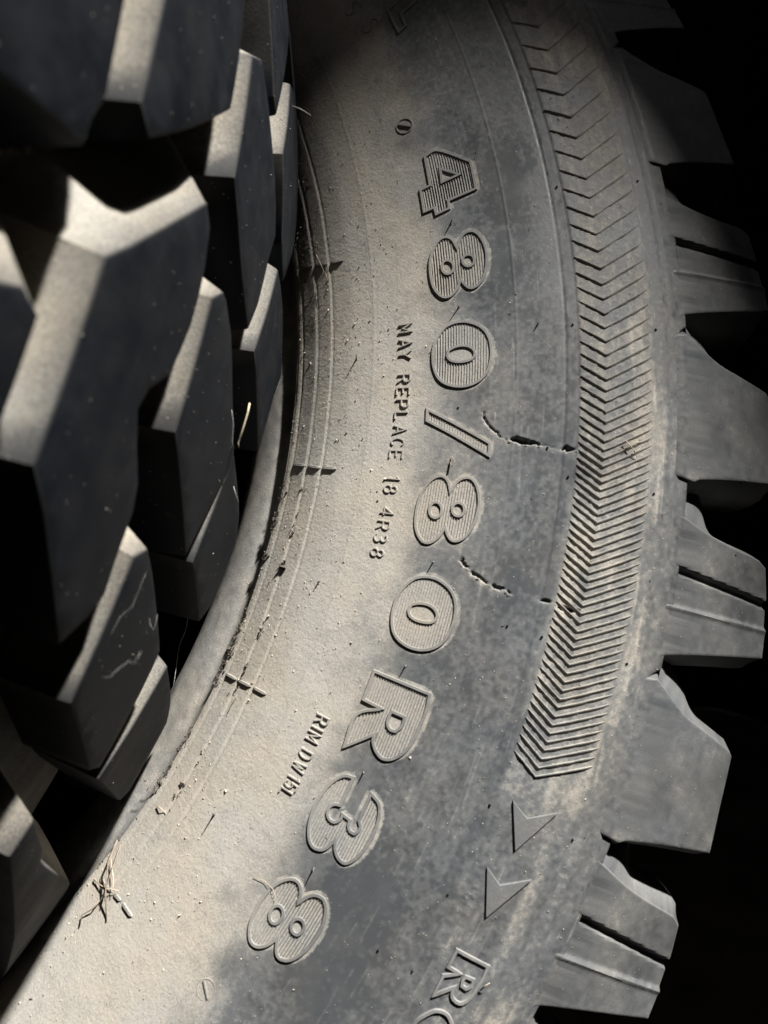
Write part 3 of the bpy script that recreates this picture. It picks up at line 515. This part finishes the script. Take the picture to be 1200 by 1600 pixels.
# two arrowheads below the chevrons
for AR, lab in ((ARROW[0], 'upper arrowhead'), (ARROW[1], 'lower arrowhead')):
    tc = sum(a for a, _ in AR)/4; rc = sum(b for _, b in AR)/4
    P = np.array([(-math.radians(a-tc)*rc, b-rc) for a, b in AR]); mb = MB(); pl = local_place(tc, rc)
    area = sum(P[i][0]*P[(i+1) % 4][1]-P[(i+1) % 4][0]*P[i][1] for i in range(4))
    if area < 0: P = P[::-1]
    Nn = offsets(P)                      # left normals point inside for ccw
    top = np.array([pl(P[:, 0]+Nn[:, 0]*.5, P[:, 1]+Nn[:, 1]*.5, np.full(4, 1.15))]).reshape(4, 3)
    bot = pl(P[:, 0]-Nn[:, 0]*.1, P[:, 1]-Nn[:, 1]*.1, np.full(4, -.6)).reshape(4, 3)
    # arrow is concave: fan from the notch vertex
    nv = int(np.argmin([np.cross(P[i]-P[i-1], P[(i+1) % 4]-P[i]) for i in range(4)]))
    F = [(nv, (nv+1) % 4, (nv+2) % 4), (nv, (nv+2) % 4, (nv+3) % 4)]+[(i, i+4, (i+1) % 4+4, (i+1) % 4) for i in range(4)]
    mb.add(np.concatenate([top, bot]), F, .38); mb.build('arrowhead', M_RUB, t1, smooth=False, sharp=None)['label'] = lab
# cross marks at the bead: three dashes each
SEC_D = [(-1.05, -.3), (-.7, 1.05), (.7, 1.05), (1.05, -.3)]
for MK in MARKS:
    for (a, b) in zip(MK[0::2], MK[1::2]):
        tc, rc = a
        P = np.array([(0, 0), (-math.radians(b[0]-tc)*rc, b[1]-rc)]); Q = P[0]+(P[1]-P[0])*np.linspace(0, 1, 7)[:, None]
        mb = MB(); ribbon(mb, Q, False, SEC_D, local_place(tc, rc), local_dust(tc, rc, .5, .2), taper=.8); mb.build('bead_dash', M_RUB, t1)
# vent stubs and spew hairs
def tubemesh(mb, P, rad, D=.3, n=6):
    P = np.array(P, float); k = len(P); rad = np.broadcast_to(rad, (k,)); V = []
    up = np.array([.3, .5, .8])
    for i in range(k):
        t_ = P[min(i+1, k-1)]-P[max(i-1, 0)]; t_ /= np.linalg.norm(t_)+1e-12
        a = np.cross(t_, up); a /= np.linalg.norm(a)+1e-12; b = np.cross(t_, a)
        for j in range(n): V.append(P[i]+rad[i]*(math.cos(2*math.pi*j/n)*a+math.sin(2*math.pi*j/n)*b))
    F = [(i*n+j, i*n+(j+1) % n, (i+1)*n+(j+1) % n, (i+1)*n+j) for i in range(k-1) for j in range(n)]
    F += [tuple(range(n))[::-1], tuple((k-1)*n+j for j in range(n))]
    mb.add(V, F, D)
def surf_pt(t, r, h=0): return S1(t, r, relief(np.array(t, float), np.array(r, float))+h)
for q, (t, r_, L_) in enumerate(SPIKES):
    mb = MB(); p0 = surf_pt(t, r_, -.3); a = RNG.random()*6.28; bend = .35+.3*RNG.random()
    P = [p0+np.array([math.cos(a)*bend*(s*L_)**1.6/6, math.sin(a)*bend*(s*L_)**1.6/6, s*L_])/1000 for s in (0, .25, .5, .75, 1)]
    tubemesh(mb, P, np.array([1.1, .6, .5, .42, .3])/1000*.8, .25); mb.build('spew_hair', M_RIDGE, t1, sharp=None)
for (t, r_) in NUBS:
    mb = MB(); p0 = surf_pt(t, r_, -.3); hgt_ = .9+.5*RNG.random()
    dx = (RNG.random(2)-.5)*1.2
    tubemesh(mb, [p0, p0+np.array([dx[0]*.3, dx[1]*.3, hgt_*.6])/1000, p0+np.array([dx[0], dx[1], hgt_])/1000], np.array([.75, .65, .5])/1000, .02, 8)
    mb.build('vent_stub', M_TREAD, t1, sharp=50)
for (t, r_) in PLUGS:
    mb = MB(); pl = local_place(t, r_)
    cir = [(5.6*math.cos(a), 5.6*math.sin(a)) for a in np.linspace(0, 2*np.pi, 25)[:-1]]
    ribbon(mb, cir, True, [(-.6, -.2), (-.3, .3), (.3, .3), (.6, -.2)], pl, local_dust(t, r_, .9))
    ribbon(mb, [(-2.6, -4), (0, 0), (2.6, 4)], False, [(-.8, -.2), (-.4, .9), (.4, .9), (.8, -.2)], pl, local_dust(t, r_, .7))
    mb.build('mould_plug', M_RUB, t1)

# ------------------------------------------------------------------ blocks and lugs (prisms with a curved, worn top)
def poly_area(P): return .5*sum(P[i][0]*P[(i+1) % len(P)][1]-P[(i+1) % len(P)][0]*P[i][1] for i in range(len(P)))
def prism(name, P, top, base, mat, parent, edge=1.3, draft=5., cut=12., steps=2, d_top=.04, d_side=.8, rnd=6., mat_top=None, depth_shape=None, dvar=.1, updraft=0., upfade=None, d_shade=0.):
    """P polygon in mm (x, y). top(x, y, h) -> xyz for the worn face; base(x, y, k) k in 0..1 down the flank"""
    if poly_area(P) < 0: P = P[::-1]
    P = smooth_poly(P, rnd, True, 28)
    Nn = -offsets(P)                     # outward
    bm = bmesh.new()
    ins = [bm.verts.new((p[0]-n_[0]*edge, p[1]-n_[1]*edge, 0)) for p, n_ in zip(P, Nn)]
    bm.faces.new(ins)
    bmesh.ops.triangulate(bm, faces=bm.faces[:])
    x0, x1 = P[:, 0].min(), P[:, 0].max(); y0, y1 = P[:, 1].min(), P[:, 1].max()
    for ax, lo, hi in ((0, x0, x1), (1, y0, y1)):
        k = int((hi-lo)/cut)
        for j in range(1, k+1):
            c = lo+(hi-lo)*j/(k+1); no = (1, 0, 0) if ax == 0 else (0, 1, 0); co = (c, 0, 0) if ax == 0 else (0, c, 0)
            bmesh.ops.bisect_plane(bm, geom=bm.verts[:]+bm.edges[:]+bm.faces[:], plane_co=co, plane_no=no, dist=1e-5)
    bm.verts.ensure_lookup_table(); bm.verts.index_update()
    V = np.array([v.co[:] for v in bm.verts]); F = [[v.index for v in f.verts] for f in bm.faces]
    # walk the boundary
    be = {}
    for e in bm.edges:
        if len(e.link_faces) == 1:
            lp = e.link_loops[0]; be[lp.vert.index] = lp.link_loop_next.vert.index
    bm.free()
    st = next(iter(be)); loop = [st]; 
    while be[loop[-1]] != st and len(loop) < 5000: loop.append(be[loop[-1]])
    LP = V[loop][:, :2]; LN = np.zeros_like(LP)
    PI = P-Nn*edge; PB = np.roll(PI, -1, 0); NB_ = np.roll(Nn, -1, 0)
    for i, q in enumerate(LP):
        ab = PB-PI; t_ = np.clip(((q-PI)*ab).sum(1)/((ab*ab).sum(1)+1e-12), 0, 1); dd = np.hypot(*(PI+ab*t_[:, None]-q).T); j = int(dd.argmin()); LN[i] = Nn[j]*(1-t_[j])+NB_[j]*t_[j]
    LC = LN/np.maximum(1, np.hypot(LN[:, 0], LN[:, 1])/1.1)[:, None]
    XYZ = [top(V[:, 0], V[:, 1], np.zeros(len(V)))]; D = [np.full(len(V), d_top)]
    rows = [[i for i in loop]]; nb = len(V); m = len(loop)
    Q = LP+LN*edge*.6; XYZ.append(top(Q[:, 0], Q[:, 1], np.full(m, -edge*.25))); D.append(np.full(m, d_top+.16)); rows.append(list(range(nb, nb+m))); nb += m
    Q = LP+LN*edge; XYZ.append(top(Q[:, 0], Q[:, 1], np.full(m, -edge*.9))); D.append(d_side*.6-d_shade*.62*np.clip(-LN[:, 0]*1.4, 0, 1)); rows.append(list(range(nb, nb+m))); nb += m
    for s in range(1, steps+1):
        k = s/steps; dk = (draft+updraft*np.clip(LN[:, 0], 0, 1)**2*(1 if upfade is None else 1-sm(upfade[0], upfade[1], LP[:, 1])))[:, None]; Q = LP+LN*edge+LC*(dk*(k if depth_shape is None else depth_shape(k)))
        XYZ.append(base(Q[:, 0], Q[:, 1], np.full(m, k))); D.append(np.clip(d_side-d_shade*np.clip(-LN[:, 0]*1.4, 0, 1)+dvar*(fbm(Q[:, 0]/9+50, Q[:, 1]/9+50, 3)-.5)*2, 0, 1)); rows.append(list(range(nb, nb+m))); nb += m  # down-facing flanks: less settled dust, cut further to paint their shade
    FW = []
    for a, b in zip(rows[:-1], rows[1:]):
        for i in range(m): FW.append((a[i], b[i], b[(i+1) % m], a[(i+1) % m]))
    return mesh_from(name, np.concatenate(XYZ), F+FW, mat, parent, True, 32, np.concatenate(D))

# rear tyre's shoulder lugs; x = arc position (deg*14), y = r
KA = 14.
def lug_top(tc):
    def f(x, y, h):
        isB = abs(tc+64.2) < .01
        base_h = (-.9+1.05*sm(788, 800, y)) if isB else (-.9+2.5*sm(789.5, 794.5, y))
        return S1(tc+x/KA, y, base_h+h+(pocket(x, y)*sm(793, 797, y) if isB else 0))
    return f
_b = [((t+64.2)*KA, r_) for t, r_ in BAR]       # upper-in, upper-out, lower-out, lower-in
def pocket(x, y):
    xu = np.interp(y, [_b[0][1], _b[1][1]], [_b[0][0], _b[1][0]]); xl = np.interp(y, [_b[3][1], _b[2][1]], [_b[3][0], _b[2][0]])
    ins = sm(-.7, 1.7, xu-x)*sm(-.2, 2.2, x-xl)*sm(792.5, 795, y)
    rim = .8*np.exp(-((x-xl+.6)/1.3)**2)*sm(794, 796, y)
    ledge = 2.3*sm(3.6, 5.6, xu-x)          # floor rises to a low panel behind the slot
    return -ins*(3.4-ledge)+rim
def lug_base(tc, depth=95.):
    def f(x, y, k):
        P = S1(tc+x/KA, np.minimum(y, 862.), 0*x)
        rr = np.hypot(P[:, 0], P[:, 1]); P[:, 2] -= k*depth/1000
        sc = (rr-.004*k)/rr
        P[:, 0] *= sc; P[:, 1] *= sc
        return P
    return f
LUGA = [(t, r_-7 if r_ < 796 and t > -74.9 and t < -68.15 else r_) for t, r_ in LUGA]; LUGB = [(t, r_-8 if r_ < 796.5 and not (-67.6 < t < -67.3) else r_) for t, r_ in LUGB]
LA = [((t+70.2)*KA, r_) for t, r_ in LUGA]
LB = [((t+64.2)*KA, r_) for t, r_ in LUGB]
def round_lug(P, tcen, kind):
    i0 = kind
    o = prism('shoulder_lug', P, lug_top(tcen), lug_base(tcen), M_RUB, t1, edge=1.2, draft=7., cut=(1.0 if kind == 'B' else 2.4), updraft=(30. if kind == 'B' else 20.), upfade=((800, 824) if kind == 'B' else (800, 836)), steps=5, d_top=.30, d_side=.45, rnd=5., depth_shape=lambda k: math.sin(math.pi*min(1, .18+.8*k))*.95)
    # film of dust on the lug's outer face varies
    me = o.data; a = me.attributes['dust']; co = np.zeros(len(me.vertices)*3); me.vertices.foreach_get('co', co); co = co.reshape(-1, 3)
    v = np.zeros(len(co)); a.data.foreach_get('value', v)
    dn = fbm(co[:, 0]*30+90, co[:, 1]*30+90, 4, 1); th_ = np.degrees(np.arctan2(co[:, 1], co[:, 0])); rr_ = np.hypot(co[:, 0], co[:, 1])*1000
    dv = dust(th_, np.minimum(rr_, 799.5)); k_ = sm(803, 822, rr_)
    far = .22+.7*(dn-.45)+.35*(fbm(th_*11.4/3, rr_/3, 3, 2)-.5)
    v = np.where(v < .42, np.clip(dv*(1-k_)+far*k_, .04, .7), v); a.data.foreach_set('value', v)
    return o
protoA = []; 
for k in range(23):
    off = 15.68*k
    for kind, P, c0 in (('A', LA, -70.2), ('B', LB, -64.2)):
        cc = c0
        if k == 0: proto = round_lug(P, cc, kind); (protoA.append(proto))
        else:
            src = protoA[0 if kind == 'A' else 1]; proto = src.copy(); link(proto); proto.parent = t1; proto.rotation_euler = (0, 0, math.radians(off))

# ------------------------------------------------------------------ front tyre: tread towards the camera
t2 = bpy.data.objects.new('tractor_tyre', None); link(t2); t2.matrix_world = T2M
tag(t2, 'black tractor tyre at left, seen on its deep tread blocks, close and out of focus', 'tyre')
def crown(z): return np.interp(z, [-30, 20, 84, 160, 250, 340, 420, 480, 530], [838, 848, 858.5, 865, 870, 865, 858, 848, 838])
def T2(a, z, h): 
    rr = crown(z)+h; an = np.radians(a)+A02
    return np.stack([rr*np.cos(an), rr*np.sin(an), z+0*rr], -1)/1000
KT = 15.1
def tb_top(x, y, h): return T2(x/KT, y, h)
def tb_base(dep=36.):
    def f(x, y, k): return T2(x/KT, np.clip(y, 3+8*k, 497), -1.2-dep*k)
    return f
def block(pts, name='tread_block', dep=36., draft=4., updraft=20., **kw):
    P = [(a*KT, z) for a, z in pts]
    return prism(name, P, tb_top, tb_base(dep), M_TREAD, t2, edge=1.5, draft=draft, cut=16., steps=3, rnd=14., d_top=.03, d_side=.80, d_shade=.86, updraft=updraft, **kw)
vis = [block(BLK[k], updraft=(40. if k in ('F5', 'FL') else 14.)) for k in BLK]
# generic blocks round the rest of the tyre
gen = {'c': BLK['F5'], 'm': BLK['F6'], 's': BLK['F7']}
gobj = {}
def mirror(pts): return [(a+4.0, 500-z) for a, z in pts][::-1]
for k in range(46):
    off = 7.826*k
    for key, pts in (('c', gen['c']), ('m', gen['m']), ('s', gen['s']), ('cm', mirror(gen['c'])), ('mm', mirror(gen['m'])), ('sm', mirror(gen['s']))):
        if key[0] == 'c' and k % 2: continue
        ac = np.mean([a for a, _ in pts])+off
        near = len(key) == 2
        aw = (ac+180) % 360-180
        if not near and -27.5 < aw < 9.5: continue
        if near and -30 < aw < 12 and key != 'sm' and key != 'mm': continue
        if key not in gobj: gobj[key] = (block(pts), 0.); gobj[key][0].rotation_euler = (0, 0, math.radians(off)); continue
        c_ = gobj[key][0].copy(); link(c_); c_.parent = t2; c_.rotation_euler = (0, 0, math.radians(off))
pr2 = smooth_prof([(560, 45), (500, 60), (484, 120), (500, 130), (560, 60), (640, 25), (780, 30), (800, 80), (806, 250), (800, 420), (780, 470), (640, 478), (560, 440), (500, 370), (484, 385), (500, 440), (560, 470), (650, 497), (740, 500), (790, 492), (808, 470), (820, 430), (831, 340), (835, 250), (829, 160), (820, 84), (808, 30), (797, 8), (740, 3), (650, 3), (560, 45)], 8)
revolve('carcass', pr2, M_TREAD, t2, lambda t, r, z: .62-.3*fbm(t*.8, z/14, 3)+0*r, 480)
# grit packed in the tread grooves (real stones and crumbs)
def grit(name, pts_fn, count, size, mat, parent, seed):
    rg = np.random.default_rng(seed); V = []; F = []
    tet = np.array([(1, 1, 1), (-1, -1, 1), (-1, 1, -1), (1, -1, -1)])*.5
    for i in range(count):
        p = pts_fn(rg)
        if p is None: continue
        s = size*np.exp(rg.normal()*.45)/1000
        Rm = np.linalg.qr(rg.normal(size=(3, 3)))[0]
        q = (tet*s*(.6+.8*rg.random(3)))@Rm.T+p; b = len(V); V += list(q)
        F += [(b, b+1, b+2), (b, b+2, b+3), (b, b+3, b+1), (b+1, b+3, b+2)]
    o = mesh_from(name, V, F, mat, parent, False); o['kind'] = 'stuff'; return o
grit('groove_grit', lambda g: T2(g.uniform(-8, 8), g.uniform(150, 330), -35.5+g.random()), 6000, 1.4, M_CRUMB, t2, 3)

# ------------------------------------------------------------------ debris, straw, webs
def on_block(rg):
    P = BLK[('F6', 'F7', 'F9', 'F10', 'F8', 'F5', 'F2', 'F4')[rg.integers(8)]]; a_ = [p[0] for p in P]; z_ = [p[1] for p in P]
    a, z = rg.uniform(min(a_), max(a_)), rg.uniform(min(z_), max(z_))
    if not any(lo+.1 < a < hi-.1 for lo, hi in scan([np.array(P)], z)): return None
    return T2(a, z, .15)
grit('dust_specks', on_block, 130, .2, M_CRUMB, t2, 21)
def scatter_side(rg):
    t = rg.uniform(-104, -32); r_ = 505+110*rg.random()**1.2
    if r_ < 538: return None
    if rg.random() > .25+.75*vnoise(np.array(t*3.), np.array(r_/4.), 2): return None
    return surf_pt(t, r_, .15)
o = grit('dust_crumbs', scatter_side, 3400, .42, M_CRUMB, None, 11); o.matrix_world = T1M; tag(o, 'pale dust crumbs strewn over the rear tyre sidewall', 'crumbs', kind='stuff')
def scatter_wide(rg):
    t = rg.uniform(-100, -36); r_ = rg.uniform(600, 860)
    if r_ > 798: return None
    return surf_pt(t, r_, .1)
o = grit('dust_crumbs', scatter_wide, 1100, .38, M_CRUMB, None, 12); o.matrix_world = T1M; tag(o, 'sparse pale specks on the outer sidewall and chevrons', 'crumbs', kind='stuff')
def scatter_groove(rg):
    t = rg.uniform(-86, -62) if rg.random() < .8 else rg.uniform(-98, -60); k = rg.random()
    if vnoise(np.array(t*1.2), np.array(3.), 1) < .42: return None
    r_ = 538+rg.normal()*1.8 if k < .75 else 556+rg.normal()*.8
    return (surf_pt(max(0, 0)+t, max(r_, 536.5), .2))
o = grit('groove_debris', scatter_groove, 520, 1.0, M_CRUMBD, None, 13); o.matrix_world = T1M; tag(o, 'dark dry plant debris lodged along the bead groove', 'debris', kind='stuff')
def stalk(name, P, rad, mat, label, cat, M=T1M, n=6, group=None):
    mb = MB(); tubemesh(mb, P, np.asarray(rad)/1000, .5, n)
    o = mb.build(name, mat, None, sharp=None); o.matrix_world = M
    return tag(o, label, cat, group)
def on1(pts, h): return [surf_pt(t, r_, hh) for (t, r_), hh in zip(pts, h if isinstance(h, list) else [h]*len(pts))]
for (pts, h, rad, mt, lab) in STALKS:
    stalk('dry_stalk', on1(pts, h), np.linspace(rad, rad*.5, len(pts)), M_STRAW if mt else M_STRAWD, lab, 'dry stalk')
# pale straw lying against the front tyre and threads of cobweb
for (pts, rad, mt, nm, lab, cat) in FREE:
    P = [Vector(p) for p in pts]
    # refine into a gentle curve
    Q = smooth_poly([tuple(p) for p in P], .004, closed=False, corner=170)
    stalk(nm, Q, np.linspace(rad, rad*.7, len(Q)), M_STRAW if mt == 1 else (M_WEB if mt == 2 else M_STRAWD), lab, cat, T1M, 5)
# timber packing under the front tyre
if PACK_H > .01:
    x, y = PACK_XY; bm = bmesh.new(); bmesh.ops.create_cube(bm, size=1); bmesh.ops.scale(bm, vec=(.5, .5, PACK_H), verts=bm.verts); bmesh.ops.bevel(bm, geom=bm.edges[:], offset=.006, segments=2, affect='EDGES')
    me = bpy.data.meshes.new('timber_block'); bm.to_mesh(me); bm.free(); me.materials.append(M_WOOD)
    o = link(bpy.data.objects.new('timber_block', me)); o.location = (x, y, PACK_H/2); tag(o, 'weathered timber block packed under the front tyre', 'timber block')
